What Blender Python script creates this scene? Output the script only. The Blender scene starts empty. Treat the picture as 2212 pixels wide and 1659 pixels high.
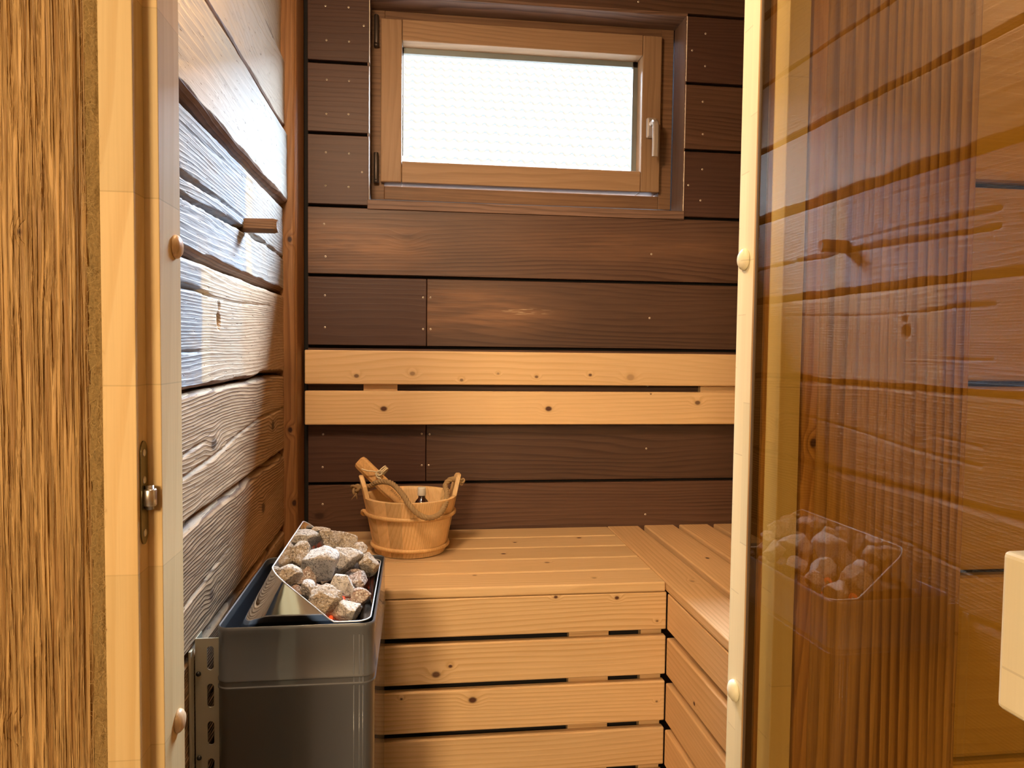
import bpy, bmesh, math, random
from mathutils import Vector, Matrix, noise
random.seed(7)
sc = bpy.context.scene
col = sc.collection
R = math.radians

# ------------------------------------------------------------------ camera model
F, CX, CY, CZ = 1590., 1106., 829.5, 1.40
_d = Vector(((905 - CX) / F, -(754 - CY) / F, -1.)).normalized()
_r = _d.cross(Vector((math.sin(.0055), math.cos(.0055), 0.))).normalized()
_u = _r.cross(_d)
def at(px, py, Y):
    """the point seen at photo pixel (px, py) at depth Y, in metres"""
    c = Vector(((px - CX) / F, -(py - CY) / F, -1.))
    w = Vector((c.dot(_r), c.dot(_d), c.dot(_u)))
    w *= Y / w.y
    return Vector((w.x, Y, CZ + w.z))
cam = bpy.data.cameras.new('camera')
cam.sensor_width = 36.; cam.sensor_fit = 'HORIZONTAL'; cam.lens = 36 * F / 2212
cam.clip_start = .02; cam.clip_end = 200
camo = bpy.data.objects.new('camera', cam); col.objects.link(camo)
camo.matrix_world = Matrix(((_r.x, _r.y, _r.z, 0), (_d.x, _d.y, _d.z, 0), (_u.x, _u.y, _u.z, CZ), (0, 0, 0, 1)))
sc.camera = camo

# ------------------------------------------------------------------ node helpers
class G:
    def __init__(s, name, rough=.5):
        s.m = bpy.data.materials.new(name); s.m.use_nodes = True
        s.t = s.m.node_tree; s.t.nodes.clear()
        s.out = s.t.nodes.new('ShaderNodeOutputMaterial')
        s.b = s.t.nodes.new('ShaderNodeBsdfPrincipled')
        s.t.links.new(s.b.outputs[0], s.out.inputs[0])
        s.b.inputs['Roughness'].default_value = rough
    def n(s, typ, **kw):
        x = s.t.nodes.new(typ)
        for k, v in kw.items(): setattr(x, k, v)
        return x
    def set(s, sock, v):
        if v is None: return
        if hasattr(v, 'is_output') or isinstance(v, bpy.types.NodeSocket): s.t.links.new(v, sock)
        else: sock.default_value = v
    def math(s, op, a, b=None, c=None, clamp=False):
        x = s.n('ShaderNodeMath', operation=op, use_clamp=clamp)
        s.set(x.inputs[0], a); s.set(x.inputs[1], b); s.set(x.inputs[2], c)
        return x.outputs[0]
    def pos(s):
        if not hasattr(s, '_p'):
            s._p = s.n('ShaderNodeNewGeometry').outputs['Position']
            sp = s.n('ShaderNodeSeparateXYZ'); s.set(sp.inputs[0], s._p); s._x = sp.outputs
        return s._p
    def xyz(s, i): s.pos(); return s._x[i]
    def comb(s, a, b, c):
        x = s.n('ShaderNodeCombineXYZ'); s.set(x.inputs[0], a); s.set(x.inputs[1], b); s.set(x.inputs[2], c); return x.outputs[0]
    def vm(s, op, a, b=None):
        x = s.n('ShaderNodeVectorMath', operation=op); s.set(x.inputs[0], a)
        if b is not None: s.set(x.inputs[1], b)
        return x.outputs['Value'] if op in ('LENGTH', 'DISTANCE', 'DOT_PRODUCT') else x.outputs[0]
    def noise(s, vec, scale=1., detail=2., rough=.5, dist=0.):
        x = s.n('ShaderNodeTexNoise'); s.set(x.inputs['Vector'], vec)
        x.inputs['Scale'].default_value = scale; x.inputs['Detail'].default_value = detail
        x.inputs['Roughness'].default_value = rough; x.inputs['Distortion'].default_value = dist
        return x.outputs['Fac']
    def mr(s, v, a, b, c=0., d=1., smooth=True):
        x = s.n('ShaderNodeMapRange', interpolation_type='SMOOTHSTEP' if smooth else 'LINEAR')
        s.set(x.inputs[0], v)
        for i, q in enumerate((a, b, c, d)): s.set(x.inputs[1 + i], q)
        return x.outputs[0]
    def mix(s, f, a, b, mode='MIX'):
        x = s.n('ShaderNodeMix', data_type='RGBA', blend_type=mode)
        s.set(x.inputs[0], f)
        for sk, v in ((x.inputs[6], a), (x.inputs[7], b)):
            s.set(sk, (*v, 1.) if isinstance(v, tuple) and len(v) == 3 else v)
        return x.outputs[2]
    def ramp(s, f, pts):
        x = s.n('ShaderNodeValToRGB'); s.set(x.inputs[0], f)
        e = x.color_ramp.elements
        while len(e) < len(pts): e.new(.5)
        for i, (p, c) in enumerate(pts):
            e[i].position = p; e[i].color = (*c, 1.) if isinstance(c, tuple) else (c, c, c, 1.)
        return x.outputs[0]
    def bump(s, h, strength=.5, dist=.001, prev=None):
        x = s.n('ShaderNodeBump'); s.set(x.inputs['Height'], h)
        x.inputs['Strength'].default_value = strength; x.inputs['Distance'].default_value = dist
        if prev is not None: s.set(x.inputs['Normal'], prev)
        return x.outputs[0]
    def color(s, c): s.set(s.b.inputs['Base Color'], (*c, 1.) if isinstance(c, tuple) and len(c) == 3 else c)
    def normal(s, v): s.set(s.b.inputs['Normal'], v)

def plain(name, c, rough=.5, metal=0., **kw):
    g = G(name, rough); g.color(c); g.b.inputs['Metallic'].default_value = metal
    for k, v in kw.items(): g.b.inputs[k].default_value = v
    return g.m

def wood(name, axis, light, dark, dens=110., amp=3.0, along=1.2, contrast=1., rough=.55, bump=.0004, bstr=.6,
         knots=(), across=(1., .7), var=.25, fibre=.35, spec=.35, stain=0., stainc=(.3, .3, .3), seg=None, post=None,
         low=6., ringcol=None, fine=1.):
    g = G(name, rough)
    g.b.inputs['Specular IOR Level'].default_value = spec
    ax = 'XYZ'.index(axis); o = [i for i in range(3) if i != ax]
    rn = g.n('ShaderNodeAttribute', attribute_name='rnd').outputs['Fac']
    a = g.xyz(ax)
    u = g.math('ADD', g.math('MULTIPLY', g.xyz(o[1]), across[0]), g.math('MULTIPLY', g.xyz(o[0]), across[1]))
    ro = g.math('MULTIPLY', rn, 37.)
    def vec(fa, fo):
        q = [None] * 3
        q[ax] = g.math('MULTIPLY_ADD', g.xyz(ax), fa, ro)
        for i in o: q[i] = g.math('MULTIPLY_ADD', g.xyz(i), fo, ro)
        return g.comb(*q)
    n1 = g.noise(vec(along, low), 1., 1., .45)
    n2 = g.noise(vec(along * 6, 22.), 1., 1., .5)
    ring = g.math('MULTIPLY_ADD', u, dens, ro)
    ring = g.math('MULTIPLY_ADD', n1, amp * 4, ring)
    ring = g.math('MULTIPLY_ADD', n2, amp * .35, ring)
    kn_mask = None; halo = None
    for k in knots:
        p, r = Vector(k[:3]), k[3]
        sv = [1., 1., 1.]; sv[ax] = .75
        dvec = g.vm('MULTIPLY', g.vm('SUBTRACT', g.pos(), tuple(p)), tuple(sv))
        dist = g.vm('LENGTH', dvec)
        bend = g.mr(dist, 0., r * 3.6, 1., 0.)
        ring = g.math('MULTIPLY_ADD', bend, 1.4, ring)
        core = g.mr(dist, r * .55, r * 1.15, k[4] if len(k) > 4 else 1., 0.)
        kn_mask = core if kn_mask is None else g.math('MAXIMUM', kn_mask, core)
        h = g.mr(dist, r * .8, r * 2.0, .25, 0.)
        halo = h if halo is None else g.math('MAXIMUM', halo, h)
    fr = g.math('FRACT', ring)
    lw = g.ramp(fr, [(0., .0), (.45, .22), (.82, 1.), (.93, .8), (1., 0.)])
    fib = g.noise(vec(9., 420. * fine), 1., 2., .6)
    fib2 = g.noise(vec(3., 120.), 1., 1., .5)
    lwv = g.math('MULTIPLY', lw, g.mr(g.noise(vec(2., 12.), 1., 1.), .3, .7, .35, 1.))
    f = g.math('MULTIPLY', lwv, contrast, clamp=True)
    c = g.mix(f, light, dark)
    c = g.mix(g.math('MULTIPLY', g.mr(fib, .35, .75, 0., 1.), fibre, clamp=True), c, tuple(x * .55 for x in dark), 'MIX')
    c = g.mix(g.math('MULTIPLY', g.mr(fib2, .45, .8, 0., 1.), fibre * .6, clamp=True), c, dark)
    tone = g.math('MULTIPLY_ADD', g.math('SUBTRACT', g.math('FRACT', g.math('MULTIPLY', rn, 7.13)), .5), var * 2, 1.)
    big = g.math('MULTIPLY_ADD', g.noise(vec(1.5, 3.), 1., 1.), .3, .85)
    tone = g.math('MULTIPLY', tone, big)
    c = g.mix(1., c, g.comb(tone, tone, tone), 'MULTIPLY')
    if stain > 0:
        sm = g.mr(g.noise(vec(3., 9.), 1., 4., .6), .48, .72, 0., stain)
        c = g.mix(sm, c, stainc)
    if seg:
        sl, lam, amt, axis2 = seg
        row = g.math('FLOOR', g.math('DIVIDE', g.xyz(axis2), lam))
        off = g.math('FRACT', g.math('MULTIPLY', row, .377))
        sz = g.math('ADD', g.math('DIVIDE', a, sl), off)
        wn = g.n('ShaderNodeTexWhiteNoise', noise_dimensions='2D')
        g.set(wn.inputs['Vector'], g.comb(g.math('FLOOR', sz), row, 0.))
        t2 = g.math('MULTIPLY_ADD', wn.outputs['Value'], amt, 1. - amt * .6)
        t3 = g.math('MULTIPLY_ADD', wn.outputs['Value'], amt * .8, 1. - amt * .55)
        c = g.mix(1., c, g.comb(t2, t3, t3), 'MULTIPLY')
        e = g.math('FRACT', sz)
        ln = g.math('LESS_THAN', e, .0012 / sl)
        c = g.mix(g.math('MULTIPLY', ln, .25), c, tuple(x * .4 for x in dark))
    if kn_mask is not None:
        kd = ringcol or (dark[0] * .16, dark[1] * .10, dark[2] * .12)
        c = g.mix(halo, c, tuple(x * .8 for x in dark))
        c = g.mix(kn_mask, c, kd)
    hgt = g.math('MULTIPLY_ADD', lw, .7, g.math('MULTIPLY', fib, .5))
    if post: c, hgt = post(g, c, hgt, lw, vec)
    g.color(c)
    if bump > 0: g.normal(g.bump(hgt, bstr, bump))
    return g.m

# ------------------------------------------------------------------ mesh helpers
def link(name, me, mats, parent=None):
    o = bpy.data.objects.new(name, me); col.objects.link(o)
    for m in (mats if isinstance(mats, (list, tuple)) else [mats]): me.materials.append(m)
    if parent is not None: o.parent = parent
    return o
class B:
    """collects shapes for one mesh; every added piece gets its own random tone"""
    def __init__(s):
        s.bm = bmesh.new(); s.l = s.bm.faces.layers.float.new('rnd')
    def mark(s, faces, rnd=None, mi=0, smooth=False):
        r = random.random() if rnd is None else rnd
        for f in faces: f[s.l] = r; f.material_index = mi; f.smooth = smooth
    def box(s, x0, x1, y0, y1, z0, z1, bev=0., seg=2, rnd=None, mi=0, mat=None):
        v = [s.bm.verts.new((x, y, z)) for x in (x0, x1) for y in (y0, y1) for z in (z0, z1)]
        q = [(0, 1, 3, 2), (4, 6, 7, 5), (0, 4, 5, 1), (2, 3, 7, 6), (0, 2, 6, 4), (1, 5, 7, 3)]
        fs = [s.bm.faces.new([v[i] for i in f]) for f in q]
        if mat is not None: bmesh.ops.transform(s.bm, matrix=mat, verts=v)
        if bev > 0:
            es = list({e for f in fs for e in f.edges})
            r = bmesh.ops.bevel(s.bm, geom=es, offset=bev, segments=seg, affect='EDGES', profile=.5, clamp_overlap=True)
            allf = set(r['faces']) | {f for f in fs if f.is_valid}
            for f in r['faces']:
                f.smooth = False
            vs = {w for f in allf for w in f.verts}
            allf = {f for w in vs for f in w.link_faces}
            s.mark(allf, rnd, mi, False)
            return list(allf)
        s.mark(fs, rnd, mi)
        return fs
    def prism(s, pts, z0, z1, axis='Z', bev=0., rnd=None, mi=0, smooth=False):
        def P(a, b, c): return {'Z': (a, b, c), 'X': (c, a, b), 'Y': (a, c, b)}[axis]
        lo = [s.bm.verts.new(P(p[0], p[1], z0)) for p in pts]; hi = [s.bm.verts.new(P(p[0], p[1], z1)) for p in pts]
        n = len(pts); side = [s.bm.faces.new((lo[i], lo[(i + 1) % n], hi[(i + 1) % n], hi[i])) for i in range(n)]
        caps = [s.bm.faces.new(lo[::-1]), s.bm.faces.new(hi)]
        fs = side + caps
        bmesh.ops.recalc_face_normals(s.bm, faces=fs)
        if bev > 0:
            es = list({e for f in fs for e in f.edges})
            r = bmesh.ops.bevel(s.bm, geom=es, offset=bev, segments=2, affect='EDGES', profile=.5, clamp_overlap=True)
            vs = {w for f in r['faces'] for w in f.verts}
            fs = list({f for w in vs for f in w.link_faces})
        s.mark(fs, rnd, mi)
        if smooth and not bev:
            for f in side: f.smooth = True
        return fs
    def grid(s, rows, close=False, rnd=None, mi=0, smooth=True, flip=False, closev=False):
        vs = [[s.bm.verts.new(p) for p in r] for r in rows]
        fs = []
        nr = len(vs); nc = len(vs[0])
        for i in range(nr if closev else nr - 1):
            for j in range(nc if close else nc - 1):
                q = [vs[i][j], vs[i][(j + 1) % nc], vs[(i + 1) % nr][(j + 1) % nc], vs[(i + 1) % nr][j]]
                if flip: q.reverse()
                fs.append(s.bm.faces.new(q))
        s.mark(fs, rnd, mi, smooth)
        return fs, vs
    def cap(s, ring, rnd=None, mi=0, flip=False):
        f = s.bm.faces.new(ring[::-1] if flip else ring); s.mark([f], rnd, mi); return f
    def tube(s, pts, r, n=8, rnd=None, mi=0, caps=True):
        pts = [Vector(p) for p in pts]; rs = r if isinstance(r, (list, tuple)) else [r] * len(pts)
        t0 = (pts[1] - pts[0]).normalized(); up = Vector((0, 0, 1)) if abs(t0.z) < .9 else Vector((1, 0, 0))
        nn = t0.cross(up).normalized(); rows = []
        for i, p in enumerate(pts):
            t = (pts[min(i + 1, len(pts) - 1)] - pts[max(i - 1, 0)]).normalized()
            nn = (nn - t * nn.dot(t)).normalized(); bn = t.cross(nn)
            rows.append([p + (nn * math.cos(a) + bn * math.sin(a)) * rs[i] for a in [2 * math.pi * k / n for k in range(n)]])
        fs, vs = s.grid(rows, close=True, rnd=rnd, mi=mi)
        if caps: s.cap(vs[0], rnd, mi, True); s.cap(vs[-1], rnd, mi)
        return vs
    def lathe(s, prof, c, n=40, rnd=None, mi=0, close=False):
        rows = [[(c[0] + r * math.cos(2 * math.pi * k / n), c[1] + r * math.sin(2 * math.pi * k / n), c[2] + z) for k in range(n)] for r, z in prof]
        fs, vs = s.grid(rows, close=True, rnd=rnd, mi=mi, closev=close)
        if not close:
            if prof[0][0] > 1e-5: s.cap(vs[0], rnd, mi, True)
            if prof[-1][0] > 1e-5: s.cap(vs[-1], rnd, mi)
        return vs
    def build(s, name, mats, parent=None, recalc=True, origin=None):
        if recalc: bmesh.ops.recalc_face_normals(s.bm, faces=s.bm.faces[:])
        me = bpy.data.meshes.new(name)
        if origin is not None: bmesh.ops.translate(s.bm, vec=-Vector(origin), verts=s.bm.verts[:])
        s.bm.to_mesh(me); s.bm.free()
        o = link(name, me, mats, parent)
        if origin is not None: o.location = origin
        return o
def smooth_spline(pts, k=10):
    pts = [Vector(p) for p in pts]; out = []
    P = [pts[0] * 2 - pts[1]] + pts + [pts[-1] * 2 - pts[-2]]
    for i in range(1, len(P) - 2):
        for j in range(k):
            t = j / k; a, b, c, d = P[i - 1:i + 3]
            out.append(.5 * ((2 * b) + (c - a) * t + (2 * a - 5 * b + 4 * c - d) * t * t + (3 * b - a - 3 * c + d) * t ** 3))
    out.append(pts[-1]); return out
def tag(o, label=None, cat=None, group=None, kind=None):
    if label: o['label'] = label
    if cat: o['category'] = cat
    if group: o['group'] = group
    if kind: o['kind'] = kind
    return o
def empty(name, loc, label, cat, group=None, kind=None):
    o = bpy.data.objects.new(name, None); o.empty_display_size = .05; col.objects.link(o); o.location = loc
    return tag(o, label, cat, group, kind)
def sub(o, parent):
    """parent o (built in world coordinates) to parent, keeping its place"""
    o.parent = parent; o.matrix_parent_inverse = Matrix.Translation(-Vector(parent.location)); return o
def nz(*a): return noise.noise(Vector(a))

# ------------------------------------------------------------------ materials
SPR_L, SPR_D = (.77, .52, .275), (.56, .32, .125)       # spruce
M = {}
def K(px, py, Y, r, d=1.): p = at(px, py, Y); return (p.x, p.y, p.z, r, d)
YB = 1.95
M['backrest'] = wood('spruce_backrest', 'X', SPR_L, SPR_D, 75, 2.2, .9, .5, bump=.0002,
    knots=[K(770, 812, 1.91, .0055, .8), K(891, 807, 1.91, .006, .6), K(997, 821, 1.91, .004, .7), K(1159, 814, 1.91, .004, .8), K(1275, 810, 1.91, .004, .9),
           K(1362, 815, 1.91, .009, .35), K(1076, 807, 1.91, .003, .5), K(829, 883, 1.91, .0075), K(1185, 883, 1.91, .0075), K(1507, 870, 1.91, .0065, .8), K(1406, 851, 1.91, .002)],
    var=.05, fibre=.12, across=(1., .5))
M['bench_front'] = wood('spruce_bench_front', 'X', SPR_L, SPR_D, 95, 2.2, .8, .75, bump=.0003,
    knots=[K(1201, 1290, 1.46, .004), K(1333, 1292, 1.46, .0045), K(942, 1458, 1.46, .0075, .9), K(973, 1440, 1.46, .004), K(1021, 1513, 1.46, .0075), K(867, 1511, 1.46, .003),
           K(1420, 1342, 1.46, .0028, .8), K(1419, 1516, 1.46, .0028, .8)], var=.07, fibre=.15, across=(1., .5))
M['bench_top'] = wood('spruce_bench_top', 'X', SPR_L, SPR_D, 95, 2.4, .9, .65, rough=.65, bump=.0003, var=.10, fibre=.15, across=(.4, 1.),
    knots=[(.41, 1.83, .922, .005), (.20, 1.70, .922, .005), (.29, 1.62, .922, .005, .7), (.24, 1.80, .922, .004), (.12, 1.54, .922, .004, .6), (.37, 1.5, .922, .004, .5)])
M['bench_side'] = wood('spruce_side_bench', 'Y', (.73, .46, .23), (.54, .30, .115), 95, 2.2, .8, .55, rough=.68, bump=.0003, var=.09, fibre=.15, across=(1., 1.),
    knots=[(.668, 1.62, .922, .005), (.785, 1.72, .922, .0065), (.57, 1.46, .922, .005, .4), (.517, 1.30, .74, .004)])
def back_post(g, c, h, lw, vec):
    # paler worn streaks
    x, z = g.xyz(0), g.xyz(2)
    def blob(cx, cz, rx, rz):
        d = g.vm('LENGTH', g.comb(g.math('DIVIDE', g.math('SUBTRACT', x, cx), rx), 0., g.math('DIVIDE', g.math('SUBTRACT', z, cz), rz)))
        return g.mr(d, .2, 1., 1., 0.)
    m = g.math('MAXIMUM', blob(-.16, 1.67, .30, .10), blob(.12, 1.50, .36, .09))
    m = g.math('MAXIMUM', m, g.math('MULTIPLY', blob(.55, 1.68, .6, .06), .35))
    m = g.math('MULTIPLY', m, g.mr(g.noise(vec(5., 60.), 1., 3.), .3, .7, .15, .75))
    c = g.mix(m, c, (.30, .145, .07))
    sc1 = g.math('MULTIPLY', blob(.28, 1.503, .09, .012), g.mr(g.noise(vec(16., 260.), 1., 2.), .55, .62))
    c = g.mix(sc1, c, (.55, .40, .25))
    return c, h
M['thermo'] = wood('dark_thermo_boards', 'X', (.115, .058, .036), (.048, .020, .012), 70, 3.2, .8, .8, rough=.48, bump=.0003, var=.16, fibre=.3,
                   across=(1., .6), post=back_post, spec=.4, knots=[K(880, 520, YB, .014, .4), K(690, 1114, YB, .01, .5)])
M['thermo_short'] = wood('dark_thermo_short', 'X', (.085, .040, .028), (.045, .018, .012), 70, 2.5, .8, .6, rough=.5, bump=.0003, var=.14, fibre=.25, across=(1., .6), spec=.35)
M['gap'] = plain('dark_gap', (.012, .009, .008), .9)
M['corner'] = wood('brown_corner_post', 'Z', (.33, .155, .055), (.18, .07, .022), 90, 3., 1., .9, rough=.5, bump=.0008, bstr=.8, var=.1, knots=[(-.31, 1.838, 1.66, .006), (-.31, 1.838, 1.20, .006), (-.3, 1.838, 1.02, .007)])
M['win_frame'] = wood('larch_window_frame', 'X', (.25, .135, .07), (.14, .07, .038), 80, 2., 1., .7, bump=.0002, var=.1, stain=.5, stainc=(.12, .06, .035))
M['sash_h'] = wood('larch_sash_rail', 'X', (.38, .232, .130), (.26, .15, .075), 60, 2.5, .9, .7, bump=.0002, var=.05, fibre=.2)
M['sash_v'] = wood('larch_sash_stile', 'Z', (.36, .22, .122), (.25, .14, .07), 60, 2.5, .9, .7, bump=.0002, var=.05, fibre=.2)
M['lining'] = wood('dark_window_lining', 'X', (.20, .115, .08), (.07, .035, .022), 90, 2.5, 1.2, .9, bump=.0006, var=.15)
M['lining_v'] = wood('dark_window_lining_upright', 'Z', (.20, .12, .085), (.08, .045, .03), 90, 2.5, 1.2, .9, bump=.0006, var=.15)
M['jamb'] = wood('finger_jointed_pine', 'Z', (.80, .60, .31), (.66, .43, .17), 55, 2.0, .8, .6, bump=.00015, var=.04, fibre=.10, seg=(.163, .5, .16, 0), across=(.5, 1.))
M['jamb_r'] = wood('pale_finger_jointed_pine', 'Z', (.80, .75, .55), (.74, .64, .42), 55, 1.6, .8, .5, bump=.00012, var=.03, fibre=.06, seg=(.145, .018, .10, 1), across=(.5, 1.))
M['cap'] = wood('beech_cap', 'Z', (.80, .57, .34), (.70, .45, .25), 200, 1., 1., .4, rough=.4, bump=.0001)
M['peg'] = wood('brown_peg', 'X', (.17, .088, .038), (.09, .04, .016), 190, 2., 2., .9, bump=.0005)
def rough_post(g, c, h, lw, vec):
    n = g.noise(vec(7., 330.), 1., 3., .55)
    h2 = g.math('MULTIPLY_ADD', g.mr(n, .36, .6), 1.8, h)
    c = g.mix(g.mr(n, .36, .54, .55, 0.), c, (.20, .085, .02))
    return c, h2
M['rough'] = wood('brushed_old_timber', 'Z', (.64, .41, .17), (.44, .24, .08), 240, 2., .6, .7, rough=.5, bump=.0024, bstr=.8, var=.05, fibre=.35, post=rough_post,
                  knots=[at(24, 1578, .655).to_tuple() + (.0045,), at(40, 500, .655).to_tuple() + (.003,)], across=(0., 1.))
M['rough_r'] = wood('brushed_dark_timber', 'Z', (.60, .41, .19), (.24, .135, .05), 80, 2.2, .35, 1.3, rough=.55, bump=.0012, bstr=.7, var=.05, fibre=.3, across=(0., 1.))
M['batten'] = wood('old_batten', 'Z', (.60, .38, .16), (.32, .17, .06), 120, 3., 1., 1., bump=.0008, var=.05, knots=[at(1757, 957, .662).to_tuple() + (.004,)])
M['log_front'] = wood('golden_log', 'X', (.66, .49, .19), (.54, .36, .115), 50, 2.5, .7, .5, bump=.0006, var=.08, fibre=.15)
M['room'] = wood('foyer_boards', 'X', (.62, .44, .24), (.50, .32, .15), 60, 2., .8, .6, bump=0, var=.1)
M['roomy'] = wood('foyer_boards_long', 'Y', (.62, .44, .24), (.50, .32, .15), 60, 2., .8, .6, bump=0, var=.1)

def logmat(name, light, dark, contrast, dens, patches, knots=(), amp=3., bump=.0012, along=1.0, var=.02):
    def post(g, c, h, lw, vec):
        y, z = g.xyz(1), g.xyz(2)
        wob = g.math('MULTIPLY_ADD', g.noise(vec(30., 40.), 1., 3.), .03, -.015)
        yy = g.math('ADD', y, wob)
        for (y0, y1, z0, z1, cc, f, s) in patches:
            m = g.math('MULTIPLY', g.mr(yy, y0 - s, y0 + s), g.mr(yy, y1 - s, y1 + s, 1., 0.))
            m = g.math('MULTIPLY', m, g.math('MULTIPLY', g.mr(z, z0 - .01, z0 + .01), g.mr(z, z1 - .01, z1 + .01, 1., 0.)))
            m = g.math('MULTIPLY', m, g.mr(g.noise(vec(12., 30.), 1., 4., .65), .25, .6, f * .55, f))
            c = g.mix(m, c, cc)
        n3 = g.noise(vec(14., 150.), 1., 4., .65)
        h = g.math('MULTIPLY_ADD', n3, .9, h)
        pit = g.mr(g.noise(vec(40., 260.), 1., 2., .5, .6), .66, .74)
        c = g.mix(g.math('MULTIPLY', pit, .55), c, (.10, .06, .04))
        h = g.math('SUBTRACT', h, pit)
        return c, h
    return wood(name, 'Y', light, dark, dens, amp, along, contrast, rough=.6, bump=bump, bstr=.8, var=var, fibre=.15, post=post, knots=knots, across=(1., .3), spec=.3, low=8.)
GREY, CREAM = (.26, .285, .325), (.60, .48, .33)
PL, PD = (.52, .36, .225), (.36, .215, .12)
M['log'] = [
    logmat('log_hewn_upper', (.46, .36, .25), (.37, .27, .17), .5, 60, [(1.0, 1.5, 1.9, 2.3, (.5, .42, .34), .5, .05)], along=2.),
    logmat('log_pale', (.39, .325, .25), (.32, .25, .18), .35, 60, [(1.2, 2., 1.7, 1.95, (.40, .40, .36), .6, .08)], amp=2., bump=.0008),
    logmat('log_grey_patched', (.46, .34, .23), (.33, .22, .14), .5, 130, [(0., 1.452, 1.5, 1.8, GREY, .92, .012), (1.50, 2., 1.5, 1.8, (.38, .38, .37), .75, .012), (1.452, 1.50, 1.5, 1.8, CREAM, .6, .01)], bump=.0016),
    logmat('log_half_grey', PL, PD, .6, 170, [(0., 1.165, 1.3, 1.53, GREY, .92, .008), (1.165, 1.21, 1.3, 1.53, CREAM, .8, .008), (1.21, 1.42, 1.3, 1.53, (.50, .42, .33), .5, .03)], bump=.0016),
    logmat('log_brown_ringed', (.50, .335, .195), (.17, .088, .042), 1.25, 175, [], knots=[(-.325, 1.222, 1.245, .012, .7), (-.325, 1.70, 1.225, .012, .8)], amp=2.4, bump=.0016, along=1.6),
    logmat('log_brown_lower', (.50, .335, .195), (.17, .088, .042), 1.25, 175, [], knots=[(-.325, 1.205, 1.005, .010, .7), (-.325, 1.60, 1.06, .012, .8)], amp=2.6, bump=.0016, along=1.8),
    logmat('log_brown_bottom', (.46, .30, .17), (.16, .085, .04), 1.2, 175, [], amp=2.6, bump=.0016),
]
M['log_edge'] = wood('bare_brown_log_edge', 'Y', (.26, .145, .085), (.12, .06, .035), 160, 3., 1., 1., bump=.001, var=.02, across=(1., .5))  # darker brown for the lower chamfers of the upper logs
M['metal'] = plain('satin_steel', (.62, .60, .56), .3, 1.)
M['brass'] = plain('olive_bronze_plate', (.20, .165, .08), .38, 1.)
M['screw'] = plain('stainless_screw', (.85, .76, .62), .35, .6)
M['zinc'] = plain('zinc_plate', (.52, .47, .36), .5, .7)
M['black'] = plain('black_metal', (.02, .018, .017), .45, .3)
M['alu'] = plain('silver_handle', (.72, .66, .62), .3, .7)
M['hinge'] = plain('dark_bronze_hinge', (.09, .07, .06), .4, .6)
M['spacer'] = plain('grey_glazing_spacer', (.28, .30, .31), .4, .5)
g = G('heater_enamel', .42); g.color((.088, .090, .096)); g.b.inputs['Coat Weight'].default_value = .8; g.b.inputs['Coat Roughness'].default_value = .06
g.normal(g.bump(g.noise(g.pos(), 900., 2.), .05, .0005)); M['enamel'] = g.m
g = G('heater_inner', .35); g.color((.02, .022, .028)); M['inner'] = g.m
g = G('polished_steel', .07); g.color((.78, .75, .71)); g.b.inputs['Metallic'].default_value = 1.
g.normal(g.bump(g.noise(g.vm('MULTIPLY', g.pos(), (9., 9., 9.)), 1., 1.), .25, .01)); M['mirror'] = g.m
g = G('glowing_element', .5); g.color((.5, .05, .01)); g.b.inputs['Emission Color'].default_value = (1., .10, .02, 1.); g.b.inputs['Emission Strength'].default_value = .75; M['glow'] = g.m
# granite stones
def stone(name, tint):
    g = G(name, .8)
    obj = g.n('ShaderNodeTexCoord').outputs['Object']
    v = g.n('ShaderNodeTexVoronoi'); g.set(v.inputs['Vector'], obj); v.inputs['Scale'].default_value = 520.
    n = g.noise(obj, 260., 3., .6)
    n2 = g.noise(obj, 40., 3., .6)
    c = g.mix(g.mr(n, .34, .58), tuple(x * .62 for x in tint), tint)
    vs = g.n('ShaderNodeSeparateColor'); g.set(vs.inputs[0], v.outputs['Color'])
    c = g.mix(g.math('MULTIPLY', g.math('GREATER_THAN', vs.outputs[0], .86), .6), c, (.07, .05, .035))
    c = g.mix(g.math('LESS_THAN', vs.outputs[1], .20), c, (.62, .55, .47))
    c = g.mix(g.mr(n2, .45, .7, 0., .35), c, (.50, .44, .38))
    g.color(c); g.normal(g.bump(g.math('ADD', n, n2), .9, .0022)); return g.m
M['stone'] = [stone('granite_tan', (.50, .39, .27)), stone('granite_grey', (.60, .54, .47)), stone('granite_brown', (.40, .27, .20))]
# bucket
def bucket_post(g, c, h, lw, vec):
    return c, h
M['bucket'] = wood('bucket_staves', 'Z', (.86, .58, .29), (.66, .38, .14), 150, 1.6, .9, .7, rough=.42, bump=.0002, var=.16, fibre=.2, across=(.8, 1.))
M['hoop'] = wood('bucket_hoop', 'Z', (.74, .46, .20), (.62, .35, .13), 20, 1., 5., .4, rough=.4, bump=.0001)
M['ladle'] = wood('ladle_wood', 'Z', (.68, .40, .16), (.46, .24, .08), 150, 2., 1.5, .9, rough=.42, bump=.0002)
def ropemat(name, c1, c2):
    g = G(name, .85); n = g.noise(g.pos(), 500., 3., .6); g.color(g.mix(n, c1, c2)); g.normal(g.bump(n, .6, .0008)); return g.m
M['rope'] = ropemat('sisal_rope', (.20, .115, .045), (.52, .35, .17))
M['cord'] = ropemat('pale_cord', (.66, .52, .31), (.85, .74, .52))
M['jute'] = ropemat('hemp_fibre', (.13, .075, .02), (.45, .30, .11))
M['fibres'] = plain('hemp_strand', (.60, .42, .18), .8)
g = G('brown_bottle_glass', .06); g.color((.035, .012, .010)); g.b.inputs['Coat Weight'].default_value = 1.; M['bottle'] = g.m
M['white_cap'] = plain('white_plastic_cap', (.75, .70, .60), .4)
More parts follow.
